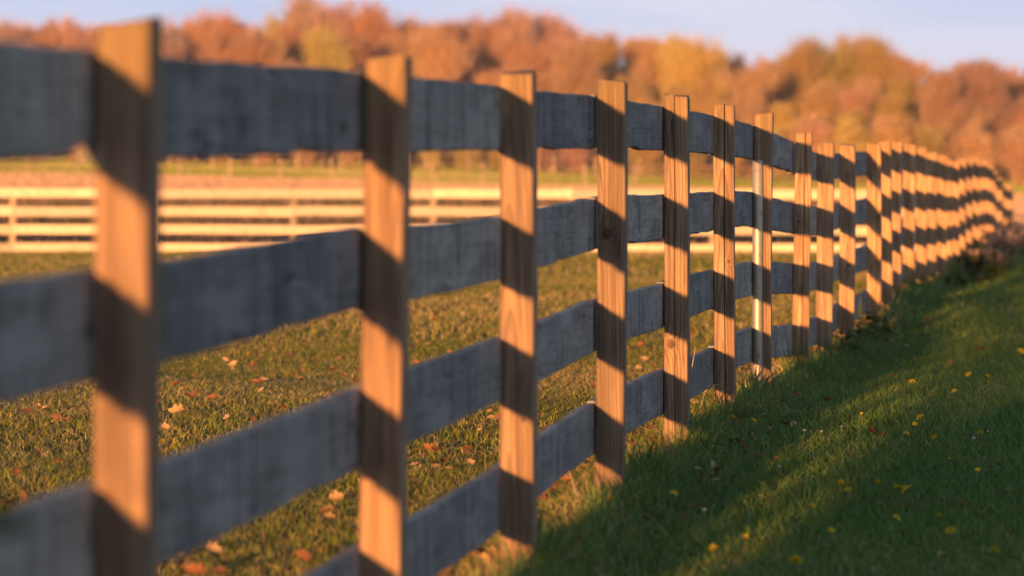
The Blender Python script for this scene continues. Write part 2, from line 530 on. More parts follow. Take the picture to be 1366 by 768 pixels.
def ground_z(X, D):
    X = np.asarray(X, float); D = np.asarray(D, float)
    z = 0.0
    for o, w in ((-3, 0.15), (-1.5, 0.2), (0, 0.3), (1.5, 0.2), (3, 0.15)):
        z = z + w * np.interp(D + o, TD, TZ)
    far = np.clip((D - 90) / 150.0, 0, 1) * (1 - 0.8 * np.clip((D - 300) / 60.0, 0, 1))
    z = z - far * (X + 12.0) * 0.024                                  # far field tips down to the right
    L = X - (0.1165 * D - 1.27)
    nearf = 1 - np.clip((D - 60) / 25.0, 0, 1)
    side = np.clip((np.abs(L) - 0.25) / 1.5, 0, 1)
    bump = 0.006 * np.sin(X * 1.9 + D * 0.8) + 0.010 * np.sin(X * 0.7 - D * 0.33 + 1.3) + 0.003 * np.sin(3.3 * X + 1.7 * D)
    z = z + side * nearf * bump
    rise = np.clip((L - 0.3) / 1.5, 0, 1) * np.clip((D - 30) / 14.0, 0, 1) * (1 - np.clip((D - 60) / 10.0, 0, 1))
    return z + 0.13 * rise


def make_ground():
    ds = np.concatenate([np.arange(-60, 6, 3.0), np.arange(6, 82, 0.5), np.arange(82, 130, 3.0), np.arange(130, 340, 10.0),
                         np.array([360, 420, 500, 650, 900, 1400, 2200, 3200])])
    xs = np.concatenate([-np.array([1600, 900, 500, 300, 200, 140, 100, 75, 60, 48, 38, 30, 24, 19, 15, 12.5]),
                         np.arange(-11, 13.01, 0.5), np.array([15, 19, 24, 30, 38, 48, 60, 75, 100, 140, 200, 300, 500, 900, 1600])])
    XX, DD = np.meshgrid(xs, ds)
    ZZ = ground_z(np.clip(XX, -120, 120), DD)
    V = np.stack([XX.ravel(), DD.ravel(), ZZ.ravel()], 1)
    nx, nd = len(xs), len(ds)
    i = (np.arange(nd - 1)[:, None] * nx + np.arange(nx - 1)[None, :]).ravel()
    q = np.stack([i, i + 1, i + nx + 1, i + nx], 1)
    me = npmesh('meadow_ground', V, quads=q, mat=M_GROUND)
    me.polygons.foreach_set('use_smooth', [True] * len(me.polygons))
    tag(link('meadow_ground', me), kind='structure')


make_ground()


# ------------------------------------------------------------------ the near fence
def post_mesh(w, h, seed, crack=None, below=0.25, chip=0.0):
    """A sawn post standing on its local origin: eased corners, a drying crack, a rough sawn head."""
    rnd = random.Random(seed)
    a, e = w / 2, 0.004
    ring = [(-a + e, -a)]
    if crack is not None:
        cx, cw, cd = crack
        ring += [(cx - cw, -a), (cx, -a + cd), (cx + cw, -a)]
    ring += [(a - e, -a), (a, -a + e), (a, a - e), (a - e, a), (-a + e, a), (-a, a - e), (-a, -a + e)]
    n = len(ring)
    zs = [-below, 0.0] + [h * t / 9 for t in range(1, 9)] + [h - 0.006, h]
    V, Fc = [], []
    tx, ty = rnd.uniform(-.006, .006), rnd.uniform(-.004, .004)
    lean = rnd.uniform(-.01, .01)
    for iz, z in enumerate(zs):
        t = max(0, z) / h
        ox = lean * t + 0.004 * math.sin(3 * t + seed); oy = 0.003 * math.sin(4 * t + seed * 1.7)
        for (x, y) in ring:
            k = 0.93 if iz == len(zs) - 1 else 1.0
            zz = z
            if iz >= len(zs) - 2:
                zz = z + tx * x / a + ty * y / a + rnd.uniform(-.0015, .0015) - (rnd.uniform(.002, .007) if rnd.random() < .14 else 0)
            V.append((x * k + ox + rnd.uniform(-.0008, .0008), y * k + oy + rnd.uniform(-.0006, .0006), zz))
    for i in range(len(zs) - 1):
        for k in range(n):
            Fc.append((i * n + k, i * n + (k + 1) % n, (i + 1) * n + (k + 1) % n, (i + 1) * n + k))
    Fc.append(tuple((len(zs) - 1) * n + k for k in range(n)))
    return pymesh('post', V, Fc, M_POST)


def catmull(P, i, t):
    """Point between P[i] and P[i+1]."""
    p0, p1, p2, p3 = (P[max(i - 1, 0)], P[i], P[i + 1], P[min(i + 2, len(P) - 1)])
    return 0.5 * ((2 * p1) + (p2 - p0) * t + (2 * p0 - 5 * p1 + 4 * p2 - p3) * t * t + (3 * p1 - p0 - 3 * p2 + p3) * t ** 3)


def rail_mesh(Pts, i, loc, rotz, seed, h=RAIL_H, th=RAIL_T, mat=None, segs=14, gap=0.003, notch=False, rough=0.0022, name='rail'):
    """A sawn board from post i to post i+1; Pts are its top-edge points at the posts."""
    rnd = random.Random(seed)
    c, s = math.cos(-rotz), math.sin(-rotz)
    L = (Pts[i + 1] - Pts[i]).length
    V, Fc = [], []
    e = 0.0035
    prof = [(-th / 2, -e), (-th / 2 + e, 0), (th / 2 - e, 0), (th / 2, -e), (th / 2, -h + e), (th / 2 - e, -h), (-th / 2 + e, -h), (-th / 2, -h + e)]
    n = len(prof)
    ph = rnd.uniform(0, 6)
    dh = rnd.uniform(-0.004, 0.004)
    for j in range(segs + 1):
        t = gap / L + (1 - 2 * gap / L) * j / segs
        p = catmull(Pts, i, t)
        bow = 0.004 * math.sin(math.pi * t) * math.sin(ph)
        up = rnd.uniform(-rough, rough); dn = rnd.uniform(-rough, rough)
        if rnd.random() < 0.12: dn += rnd.uniform(0.002, 0.007)
        if notch and t > 0.9: dn += 0.028 * (t - 0.9) / 0.1
        for (x, z) in prof:
            w = p + FR * (x + bow) + Vector((0, 0, z + dh + (up if z > -h / 2 else dn)))
            q = w - loc
            V.append((q.x * c - q.y * s, q.x * s + q.y * c, q.z))
    for j in range(segs):
        for k in range(n):
            Fc.append((j * n + k, j * n + (k + 1) % n, (j + 1) * n + (k + 1) % n, (j + 1) * n + k))
    Fc.append(tuple(range(n - 1, -1, -1)))
    Fc.append(tuple(segs * n + k for k in range(n)))
    return pymesh(name, V, Fc, mat or M_RAIL)


FROT = -math.atan2(FD.x, FD.y)
first = POSTS[NAMED_FIRST]
fence = link('rail_fence', None, loc=(first[0], first[1], first[2] - POST_H))
tag(fence, 'long weathered grey four rail wooden fence running from the near left into the distance', 'fence')
inv = Vector(fence.location)
CRACKS = {4: (-0.004, 0.0014, 0.010), 5: (0.003, 0.0022, 0.018), 7: (0.008, 0.0022, 0.018),
          10: (0.012, 0.002, 0.014), 13: (-0.01, 0.002, 0.012)}
KNOTS = {3: (-0.004, 0.79, 0.022), 4: (-0.012, 0.385, 0.020), 5: (0.018, 0.62, 0.009), 7: (-0.012, 0.80, 0.010), 2: (0.014, 0.4, 0.007),
         9: (0.01, 0.52, 0.010), 12: (-0.01, 0.7, 0.012)}
for k, (x, y, zt) in enumerate(POSTS):
    pk = k - NAMED_FIRST
    me = post_mesh(.077 if pk < 2 else (.081 if pk < 8 else .090), POST_H, 100 + k, CRACKS.get(pk))
    o = link('post', me, fence, Vector((x, y, zt - POST_H)) - inv, FROT + (-.06 if pk in (0, 1) else random.uniform(-.03, .03)))
    kn = KNOTS.get(pk)
    o['sun_lift'] = float(min(1.0, max(0.0, (pk - 3) / 6)))  # sunlit brightening put into the wood colour, growing with distance
    o['age'] = {0: .6, 1: .38, 2: .25, 3: .1}.get(pk, random.uniform(0, .2) if pk < 8 else 0.0)
    o['knot_x'], o['knot_z'], o['knot_size'] = (float(v) for v in (kn or (0.0, 0.0, 0.0)))
DROP = {-1: .046, 0: .038, 1: .028, 2: .042, 3: .04, 4: .041, 5: .047, 6: .048, 7: .042}       # board top below post top
for r in range(4):
    pts = []
    for k, (x, y, zt) in enumerate(POSTS):
        b = Vector((x, y, zt - DROP.get(k - NAMED_FIRST, .048) - PITCH_RAIL * r + random.uniform(-.004, .004)))
        pts.append(b - FR * (POST_W / 2 + RAIL_T / 2 + 0.002))
    for i in range(len(pts) - 1):
        mid = (pts[i] + pts[i + 1]) / 2
        rot = -math.atan2(pts[i + 1].x - pts[i].x, pts[i + 1].y - pts[i].y)
        use = [p.copy() for p in pts]
        if i == NAMED_FIRST: use[i].z -= .009
        me = rail_mesh(use, i, mid, rot, 1000 + r * 100 + i, notch=(r == 0 and i == NAMED_FIRST - 1))
        link('rail', me, fence, mid - inv, rot)

# the steel pipe that stands against the seventh post
pp = POSTS[NAMED_FIRST + 6]
base = Vector((pp[0], pp[1], 0)) - FD * (POST_W / 2 + 0.027) - FR * 0.019
gz = float(ground_z(base.x, base.y))
ptop = at(1007, 213.5, base.y).z
V, Fc = [], []
rad, nseg = 0.0225, 24
zs = [gz - 0.2, gz, gz + 0.3, gz + 0.6, ptop - 0.003, ptop]
rs = [rad, rad, rad * 1.01, rad, rad, rad - 0.003]
V, Fc = tube([(0, 0, z - gz) for z in zs], rs, nseg, cap=False)
iv, jf = tube([(0, 0, ptop - gz), (0, 0, ptop - gz - 0.15)], [rad - 0.003, rad - 0.0035], nseg, cap=False)
V, Fc = merge((V, Fc), (iv, jf))
pipe = link('steel_pipe', pymesh('steel_pipe', V, Fc, M_STEEL, True), loc=(base.x, base.y, gz), rotz=0)
tag(pipe, 'galvanised steel pipe driven in against the seventh wooden fence post', 'pipe')

# ------------------------------------------------------------------ the pale fence across the far end of the field
CORNER = Vector(POSTS[-1])
def far_fence():
    D0 = 79.5
    top_y = 247.5
    px_posts = [18 + 186.5 * i for i in range(-6, 8)]
    pts = []
    for x in px_posts:
        p = at(x, top_y + 0.002 * x, D0)
        pts.append(Vector((p.x, D0 + 0.02 * p.x, p.z)))
    f = link('board_fence', None, loc=pts[0] - Vector((0, 0, 1.2)))
    tag(f, 'pale sunlit four board fence crossing the far side of the field', 'fence')
    inv = Vector(f.location)
    pm = None
    for p in pts:
        if pm is None:
            pm = post_mesh(0.1, 1.2, 5, None, 0.35)
            pm.materials[0] = M_OLDWOOD
        link('post', pm, f, p - Vector((0, 0, 1.2)) - inv, 0)
    for r in range(4):
        for i in range(len(pts) - 1):
            a, b = pts[i] + Vector((0, -0.068, -0.045 - 0.3 * r)), pts[i + 1] + Vector((0, -0.068, -0.045 - 0.3 * r))
            a.z += random.uniform(-.012, .012); b.z += random.uniform(-.012, .012)
            d = (b - a); Lh = d.length / 2 - 0.004
            mid = (a + b) / 2
            V = []
            nseg = 6
            for j in range(nseg + 1):
                t = -1 + 2 * j / nseg
                q = d.normalized() * (t * Lh)
                up, dn = random.uniform(-.004, .004), random.uniform(-.004, .004)
                for (yy, zz) in ((-.0125, up), (.0125, up), (.0125, -.152 + dn), (-.0125, -.152 + dn)):
                    V.append((q.x, q.y + yy, q.z + zz))
            Fc = []
            for j in range(nseg):
                for k in range(4):
                    Fc.append((j * 4 + k, j * 4 + (k + 1) % 4, (j + 1) * 4 + (k + 1) % 4, (j + 1) * 4 + k))
            Fc += [(3, 2, 1, 0), tuple(nseg * 4 + k for k in range(4))]
            # local y of the rail material runs along the board
            rz = math.pi / 2
            V = [(v[1], -v[0], v[2]) for v in V]
            link('rail', pymesh('rail', V, Fc, M_WHITE), f, mid - inv, rz)


far_fence()


def wire_fence(name, label, D, px0, step, n, height, mat, rails=(), wires=(), tilt=0.0, w=0.11):
    pts = []
    for i in range(n):
        p = at(px0 + step * i, 230, D)
        y = D + tilt * p.x
        pts.append(Vector((p.x, y, float(ground_z(p.x, y)))))
    f = link(name, None, loc=pts[0])
    tag(f, label, 'fence')
    pm = post_mesh(w, height, 9, None, 0.4)
    pm.materials[0] = mat
    for p in pts:
        link('post', pm, f, p - pts[0], random.uniform(-.2, .2))
    for zi, (zz, hh, nm) in enumerate([(z, 0.13, 'rail') for z in rails] + [(z, 0.004, 'wire') for z in wires]):
        wt_ = .012 if nm == 'rail' else .002
        for i in range(n - 1):
            a, b = pts[i] - pts[0] + Vector((0, -w / 2 - 0.02, zz)), pts[i + 1] - pts[0] + Vector((0, -w / 2 - 0.02, zz))
            V = [a + Vector((0, dy, dz)) for dy in (-wt_, wt_) for dz in (0, hh)] + [b + Vector((0, dy, dz)) for dy in (-wt_, wt_) for dz in (0, hh)]
            Fc = [(0, 4, 5, 1), (2, 3, 7, 6), (1, 5, 7, 3), (0, 2, 6, 4), (0, 1, 3, 2), (4, 6, 7, 5)]
            link(nm, pymesh(nm, V, Fc, mat if nm == 'rail' else M_STEEL), f)


wire_fence('wire_fence', 'thin wire fence on pale posts across the far green field, nearer of two', 236, 35 - 67 * 4, 67.5, 18, 1.15, M_OLDWOOD, wires=(0.5, 1.0))
wire_fence('wire_fence', 'thin wire fence on pale posts along the edge of the woods, farther of two', 278, 55 - 57 * 5, 57, 20, 1.25, M_OLDWOOD, wires=(0.5, 1.1))
wire_fence('pole_fence', 'low brown wooden rail fence in front of the trees right of centre', 268, 830, 58, 9, 1.05, M_BROWNWOOD, rails=(0.35, 0.8), w=0.14)


# ------------------------------------------------------------------ woodland
def limb_tree(seed, H, spread, first, n_main, twigs=0):
    """Trunk and limbs (tubes) plus the points where foliage gathers."""
    rnd = random.Random(seed)
    parts, tips = [], []
    path, rad = [], []
    x = y = 0.0
    for i in range(7):
        t = i / 6
        path.append((x, y, H * 0.86 * t - (0.3 if i == 0 else 0)))
        rad.append(0.016 * H * (1 - 0.86 * t) + 0.01)
        x += rnd.uniform(-.02, .02) * H; y += rnd.uniform(-.02, .02) * H
    parts.append(tube(path, rad, 7))
    for b in range(n_main):
        t = first + (0.95 - first) * (b + rnd.random()) / n_main
        k = min(int(t / 0.86 * 6), 5)
        p = Vector(path[k]).lerp(Vector(path[k + 1]), (t / 0.86 * 6 - k) if k < 5 else 0.7)
        an = b * 2.4 + rnd.uniform(-.5, .5)
        el = rnd.uniform(0.5, 1.2)
        ln = spread * H * (1.05 - 0.7 * abs(t - 0.5)) * rnd.uniform(.7, 1.1)
        dr = Vector((math.cos(an) * math.cos(el), math.sin(an) * math.cos(el), math.sin(el)))
        q = p.copy(); pth = [q.copy()]
        for s in range(4):
            dr = (dr + Vector((rnd.uniform(-.25, .25), rnd.uniform(-.25, .25), rnd.uniform(-.05, .3)))).normalized()
            q = q + dr * ln / 4
            pth.append(q.copy())
            if s >= 1:
                tips.append((q.copy(), 0.5 + 0.2 * s))
                d2 = (dr + Vector((rnd.uniform(-1, 1), rnd.uniform(-1, 1), rnd.uniform(-.2, .8)))).normalized()
                e = q + d2 * ln * rnd.uniform(.25, .5)
                parts.append(tube([q, q.lerp(e, .5) + Vector((0, 0, .02 * H)), e], [0.004 * H, 0.0028 * H, 0.001 * H], 4, False))
                tips.append((e.copy(), 0.7))
        r0 = 0.0095 * H * rnd.uniform(.7, 1.1)
        parts.append(tube(pth, [r0 * (1 - .2 * j) + .004 for j in range(5)], 5, False))
    tips.append((Vector(path[-1]), 0.9))
    return parts, tips


def crown_mesh(tips, seed, H, count, size, puff, twig, low=0.12):
    """Small leaf faces and fine twigs gathered round the limb ends."""
    rng = np.random.default_rng(seed)
    T = np.array([t[0] for t in tips]); wgt = np.array([t[1] for t in tips]) * rng.uniform(.3, 1.5, len(tips))
    wgt /= wgt.sum()
    idx = rng.choice(len(T), count, p=wgt)
    cs = rng.normal(0, puff * H, (len(T), 3)) * 0.35
    g = rng.normal(0, 1, (count, 3)); g /= np.linalg.norm(g, axis=1)[:, None]
    P = T[idx] + cs[idx] + g * (rng.uniform(0, 1, (count, 1)) ** .6) * puff * H * 1.75 * np.array([1, 1, .85])
    P[:, 2] = np.where(P[:, 2] < low * H, low * H + rng.uniform(0, .1, count) * H, P[:, 2])
    sz = size * rng.uniform(.5, 1.4, count)
    u = rng.normal(0, 1, (count, 3)); u /= np.linalg.norm(u, axis=1)[:, None]
    v = rng.normal(0, 1, (count, 3)); v -= u * (u * v).sum(1)[:, None]; v /= np.linalg.norm(v, axis=1)[:, None]
    V = np.empty((count, 4, 3))
    V[:, 0] = P - u * sz[:, None]; V[:, 1] = P - v * sz[:, None] * .6
    V[:, 2] = P + u * sz[:, None]; V[:, 3] = P + v * sz[:, None] * .6
    tint = np.clip(rng.normal(.5, .22, count) + .34 * rng.normal(0, 1, len(T))[idx], 0, 1)
    verts = V.reshape(-1, 3); quads = np.arange(count * 4).reshape(-1, 4); tt = np.repeat(tint, 4)
    if twig:
        idx = rng.choice(len(T), twig, p=wgt)
        B = T[idx] + rng.normal(0, 1, (twig, 3)) * puff * H * .45
        dr = rng.normal(0, 1, (twig, 3)) * .5 + np.array([0, 0, 1.0]); dr /= np.linalg.norm(dr, axis=1)[:, None]
        ln = H * rng.uniform(.05, .17, twig)[:, None]
        sd = np.cross(dr, rng.normal(0, 1, (twig, 3))); sd /= np.linalg.norm(sd, axis=1)[:, None]
        w = 0.0013 * H * rng.uniform(.7, 1.4, twig)[:, None]
        Q = np.empty((twig, 4, 3))
        Q[:, 0] = B - sd * w; Q[:, 1] = B + sd * w; Q[:, 2] = B + dr * ln + sd * w * .3; Q[:, 3] = B + dr * ln - sd * w * .3
        o = len(verts)
        verts = np.concatenate([verts, Q.reshape(-1, 3)])
        quads = np.concatenate([quads, o + np.arange(twig * 4).reshape(-1, 4)])
        tt = np.concatenate([tt, np.repeat(np.clip(rng.normal(.42, .2, twig), 0, 1), 4)])
    return npmesh('crown', verts, quads=quads, mat=M_FOL, attrs={'tint': tt})


def build_tree_kind(seed, H=10.0, spread=.3, first=.3, n_main=12, count=3200, size=.17, puff=.065, twig=500, low=.12):
    parts, tips = limb_tree(seed, H, spread, first, n_main)
    V, Fc = merge(*parts)
    return pymesh('trunk', V, Fc, M_BARK, True), crown_mesh(tips, seed, H, count, size, puff, twig, low)


LEAFY = [build_tree_kind(s, spread=sp, first=.22, n_main=13, count=1900, size=.095, puff=.078, twig=6800)
         for s, sp in ((1, .30), (2, .27), (3, .33), (4, .29), (5, .31))]
SPARSE = [build_tree_kind(s, spread=sp, first=.3, n_main=14, count=700, size=.07, puff=.07, twig=9000)
          for s, sp in ((11, .27), (12, .30), (13, .24))]
BUSHY = [build_tree_kind(s, H=10.0, spread=.45, first=.0, n_main=18, count=4200, size=.22, puff=.14, twig=2500, low=.02)
         for s in (21, 22, 23)]

PROFILE_X = [-700, -200, 0, 60, 110, 170, 240, 290, 335, 370, 405, 440, 470, 520, 570, 600, 640, 690, 730, 765, 800, 850, 900, 945, 985, 1015, 1060, 1110,
             1170, 1200, 1222, 1255, 1300, 1340, 1380, 1600, 2100]
PROFILE_Y = [30, 45, 42, 40, 50, 48, 36, 32, 50, 42, 12, 20, 32, 28, 45, 50, 34, 26, 40, 52, 66, 60, 66, 62, 96, 100, 86, 64, 68, 84, 110, 112, 98, 104, 112, 90, 80]
PALETTE = {
    'rust': (0.55, 0.34, 0.225), 'russet': (0.51, 0.31, 0.235), 'golden': (0.62, 0.48, 0.18), 'copper': (0.58, 0.39, 0.24),
    'olive': (0.47, 0.37, 0.14), 'pinkish bare': (0.60, 0.42, 0.36), 'ochre': (0.56, 0.38, 0.18),
}
def zone(px):
    if px < 130: return ['pinkish bare', 'pinkish bare', 'rust']
    if px < 360: return ['copper', 'pinkish bare', 'rust', 'copper']
    if px < 450: return ['rust', 'pinkish bare', 'golden']
    if px < 580: return ['rust', 'russet', 'copper']
    if px < 760: return ['pinkish bare', 'rust', 'russet']
    if px < 880: return ['copper', 'rust', 'ochre']
    if px < 960: return ['golden', 'ochre', 'copper']
    if px < 1040: return ['russet', 'copper', 'rust']
    if px < 1215: return ['ochre', 'golden', 'copper', 'olive']
    return ['russet', 'rust', 'copper']


ORD = ['first', 'second', 'third', 'fourth', 'fifth', 'sixth', 'seventh', 'eighth', 'ninth', 'tenth', 'eleventh', 'twelfth']
def place_words(px):
    """Where along the near fence a picture column lies, in words."""
    xs = [165, 508, 688, 810, 900, 965, 1013, 1068, 1100, 1128, 1165]
    if px < 0: return 'left of all fence posts'
    for i, x in enumerate(xs):
        if px < x - 14:
            return 'left of first fence post' if i == 0 else 'above rail after %s post' % ORD[i - 1]
        if px <= x + 14: return 'behind %s post' % ORD[i]
    return 'over far fence run' if px < 1290 else 'right of far fence end'


TREES = []
def add_tree(px, D, kind_list, hue, topy, hscale=1.0, wide=1.0, role='tree'):
    p = at(px, 230, D)
    z = float(ground_z(p.x, D))
    H = (at(px, topy, D).z - z) * hscale * .89
    TREES.append((px, D, p.x, z, max(H, 1.2), kind_list, hue, wide, role))


rt = random.Random(5)
px = -520.0
rows = [('back', 322, 1.0), ('middle', 309, 0.90), ('front', 298, 0.74), ('edge', 291, 0.55)]
for row, D, hs in rows:
    px = -480.0 + rt.uniform(0, 60)
    while px < 1900:
        inside = -40 < px < 1400
        ty = np.interp(px, PROFILE_X, PROFILE_Y) + rt.uniform(-6, 20)
        hue = rt.choice(zone(px))
        sparse = hue == 'pinkish bare' or rt.random() < (0.85 if row == 'back' else 0.5)
        add_tree(px, D + rt.uniform(-4, 4), SPARSE if sparse else LEAFY, hue, ty, hs * rt.uniform(.9, 1.05), rt.uniform(.9, 1.35), row)
        px += rt.uniform(36, 60) if inside else rt.uniform(75, 130)
# single trees that stand out
add_tree(405, 314, LEAFY, 'pinkish bare', 10, 1.0, 1.1, 'tall')
add_tree(430, 291, LEAFY, 'golden', 48, 1.0, 0.95, 'tall')
add_tree(262, 300, LEAFY, 'copper', 30, 1.0, 0.9, 'tall')
add_tree(500, 310, LEAFY, 'rust', 26, 1.0, 1.3, 'tall')
add_tree(712, 316, SPARSE, 'pinkish bare', 24, 1.0, 1.2, 'tall')
add_tree(625, 316, SPARSE, 'pinkish bare', 28, 1.0, 1.0, 'tall')
add_tree(932, 300, LEAFY, 'golden', 62, 1.0, 1.2, 'tall')
add_tree(1110, 312, LEAFY, 'olive', 62, 1.0, 1.35, 'tall')
add_tree(1170, 310, LEAFY, 'olive', 66, 1.0, 1.25, 'tall')
add_tree(1075, 306, LEAFY, 'ochre', 72, 1.0, 1.2, 'tall')
add_tree(1312, 310, SPARSE, 'russet', 86, 1.0, 1.5, 'tall')
add_tree(1305, 300, LEAFY, 'russet', 96, 1.0, 1.4, 'tall')
add_tree(1003, 293, LEAFY, 'copper', 94, 1.0, 1.15, 'edge')
add_tree(326, 294, LEAFY, 'rust', 54, 1.0, 1.05, 'edge')
add_tree(352, 296, SPARSE, 'copper', 48, 1.0, 1.05, 'edge')
add_tree(582, 295, LEAFY, 'copper', 50, 1.0, 1.1, 'edge')
add_tree(213, 296, SPARSE, 'pinkish bare', 44, 1.0, 1.1, 'edge')
add_tree(1262, 295, LEAFY, 'russet', 108, 1.0, 1.2, 'edge')
add_tree(768, 296, LEAFY, 'rust', 60, 1.0, 1.1, 'edge')
for px in (12, 62, 100, 140, 182, 300, 352, 372, 446, 480, 545, 598, 655, 690, 742, 800, 862, 905, 972, 1030, 1060, 1140, 1208, 1246, 1284, 1345, 1385):
    hue = rt.choice(zone(px) + (['pinkish bare'] if px < 780 else ['copper']))
    add_tree(px, 313 + rt.uniform(-3, 3), SPARSE, hue, np.interp(px, PROFILE_X, PROFILE_Y) - rt.uniform(2, 14), 1.0, rt.uniform(.85, 1.2), 'tall')
# understorey shrubs along the wood's edge
px = -460.0
while px < 1900:
    right = px > 930
    ty = rt.uniform(150, 172) if right else rt.uniform(172, 196)
    hue = rt.choice(['ochre', 'golden', 'olive', 'copper'] if right else ['russet', 'rust', 'golden', 'russet', 'olive'])
    add_tree(px, 286 + rt.uniform(-3, 4), BUSHY, hue, ty + 0.012 * px, 1.0, rt.uniform(1.0, 1.5), 'shrub')
    px += rt.uniform(42, 70) if -40 < px < 1400 else rt.uniform(80, 130)
px = -440.0
while px < 1900:
    add_tree(px, 330 + rt.uniform(-4, 4), BUSHY, rt.choice(['russet', 'rust', 'copper']), rt.uniform(130, 165) + 0.012 * px, 1.0, rt.uniform(1.2, 1.7), 'thicket')
    px += rt.uniform(60, 90) if -40 < px < 1400 else rt.uniform(100, 150)

HEAD = {'back': 'in back row', 'middle': 'in middle row', 'front': 'in front row', 'edge': 'at sunny edge', 'tall': 'rising at skyline', 'shrub': 'at foot of woods', 'thicket': 'deep inside woods'}
TREES.sort(key=lambda t: t[0])
groups = {}
for t in TREES:
    px, D, X, z, H, kinds, hue, wide, role = t
    noun = 'shrub' if role in ('shrub', 'thicket') else 'tree'
    sparse = kinds is SPARSE
    lab = '%s %s %s %s, %s' % (hue.split()[0], 'bare' if sparse else 'budding', noun, HEAD[role], place_words(px))
    groups.setdefault(lab, []).append(t)
cnt = 0
for lab, ts in groups.items():
    for i, t in enumerate(ts):
        px, D, X, z, H, kinds, hue, wide, role = t
        tm, cm = kinds[cnt % len(kinds)]
        noun = 'shrub' if role in ('shrub', 'thicket') else 'tree'
        o = link('woodland_' + noun, None, loc=(X, D, z), rotz=rt.uniform(0, 6.28))
        o.scale = (H / 10 * wide, H / 10 * wide, H / 10)
        l2 = lab
        if len(ts) > 1: l2 = ORD[i] + ' from left, ' + lab
        tag(o, l2, noun, 'trees of the sunlit woods' if noun == 'tree' else 'shrubs along the edge of the woods')
        c = PALETTE[hue]
        j = [rt.uniform(.88, 1.12) for _ in range(3)]
        tr = link('trunk', tm, o)
        cr = link('crown', cm, o)
        cr.color = (c[0] * j[0], c[1] * (j[0] * .5 + j[1] * .5), c[2] * (j[0] * .6 + j[2] * .4), 1)
        cnt += 1


# ------------------------------------------------------------------ grass
def patchy(X, Y, s, seed):
    r = np.random.default_rng(seed)
    v = np.zeros_like(X)
    for k in range(6):
        a, b, ph = r.normal(0, 1.0 / s, 1), r.normal(0, 1.0 / s, 1), r.uniform(0, 6.28)
        v += np.sin(a * X * (1 + .4 * k) + b * Y * (1 + .4 * k) + ph) / (1 + .3 * k)
    return v / 3.0


def grass_patch(name, bands, seed, right):
    rng = np.random.default_rng(seed)
    xs, ys, hs, ws = [], [], [], []
    for (d0, d1, dens, h, w) in bands:
        halfw = 683 / F * d1 * 1.18 + (0.9 if right else 0.35)
        n = int((d1 - d0) * 2 * halfw * dens)
        Y = rng.uniform(d0, d1, n); X = rng.uniform(-halfw, halfw, n)
        lim = 683 / F * Y * 1.18 + (0.9 if right else 0.35)
        L = X - fence_x(Y)
        keep = (np.abs(X) < lim) & ((L >= 0) if right else (L < 0))
        X, Y = X[keep], Y[keep]
        xs.append(X); ys.append(Y)
        hs.append(h * rng.uniform(.45, 1.25, len(X))); ws.append(w * rng.uniform(.6, 1.3, len(X)))
    X, Y, Hh, Ww = map(np.concatenate, (xs, ys, hs, ws))
    # taller tufts along the foot of the fence
    L = np.abs(X - fence_x(Y))
    tuft = np.clip(patchy(X, Y, .35, 3) + .35, 0, 1.2)
    Hh = Hh * (1 + np.exp(-(L / .13) ** 2) * (0.7 + 2.2 * tuft))
    Hh = Hh * (1 + .2 * patchy(X, Y, .5, 4))
    Hh = Hh * (1 - .72 * np.exp(-((X - base.x) / .10) ** 2 - ((Y - base.y + .25) / .4) ** 2))      # trodden round the pipe
    n = len(X)
    Z = ground_z(X, Y) - .004
    pat = patchy(X, Y, .55, 8 if right else 9)
    pat2 = patchy(X, Y, 1.9, 18 if right else 19)
    dprob = (0.17 + .18 * pat + .16 * pat2) if right else (0.68 + .24 * pat + .26 * pat2)
    dprob = dprob + np.exp(-(L / .2) ** 2) * .18
    dry = (rng.uniform(0, 1, n) < np.clip(dprob, .02, .95)).astype(float) * rng.uniform(.55, 1, n)
    Hh = np.maximum(Hh, .02) * np.where(dry > .5, .85, 1.0)
    an = rng.uniform(0, 6.28, n)
    face = rng.uniform(0, 6.28, n)
    lean = Hh * rng.uniform(.1, .9, n) * np.where(dry > .5, 1.25, 1.0)
    sx, sy = np.cos(face) * Ww / 2, np.sin(face) * Ww / 2
    lx, ly = np.cos(an) * lean, np.sin(an) * lean
    V = np.empty((n, 5, 3))
    V[:, 0] = np.stack([X - sx, Y - sy, Z], 1); V[:, 1] = np.stack([X + sx, Y + sy, Z], 1)
    mx, my, mz = X + lx * .3, Y + ly * .3, Z + Hh * .58
    V[:, 2] = np.stack([mx + sx * .8, my + sy * .8, mz], 1); V[:, 3] = np.stack([mx - sx * .8, my - sy * .8, mz], 1)
    V[:, 4] = np.stack([X + lx, Y + ly, Z + Hh * np.where(dry > .5, .86, .97)], 1)
    b = np.arange(n) * 5
    quads = np.stack([b, b + 1, b + 2, b + 3], 1); tris = np.stack([b + 3, b + 2, b + 4], 1)
    tint = np.clip(rng.normal(.42, .25, n) + .15 * pat2, 0, 1)
    me = npmesh(name, V.reshape(-1, 3), quads=quads, tris=tris, mat=M_GRASS,
                attrs={'tint': np.repeat(tint, 5), 'dry': np.repeat(dry, 5), 'tip': np.tile([0, 0, .5, .5, 1.0], n), 'lush': np.full(n * 5, 1.0 if right else 0.0)})
    o = link(name, me)
    tag(o, kind='stuff')
    return o


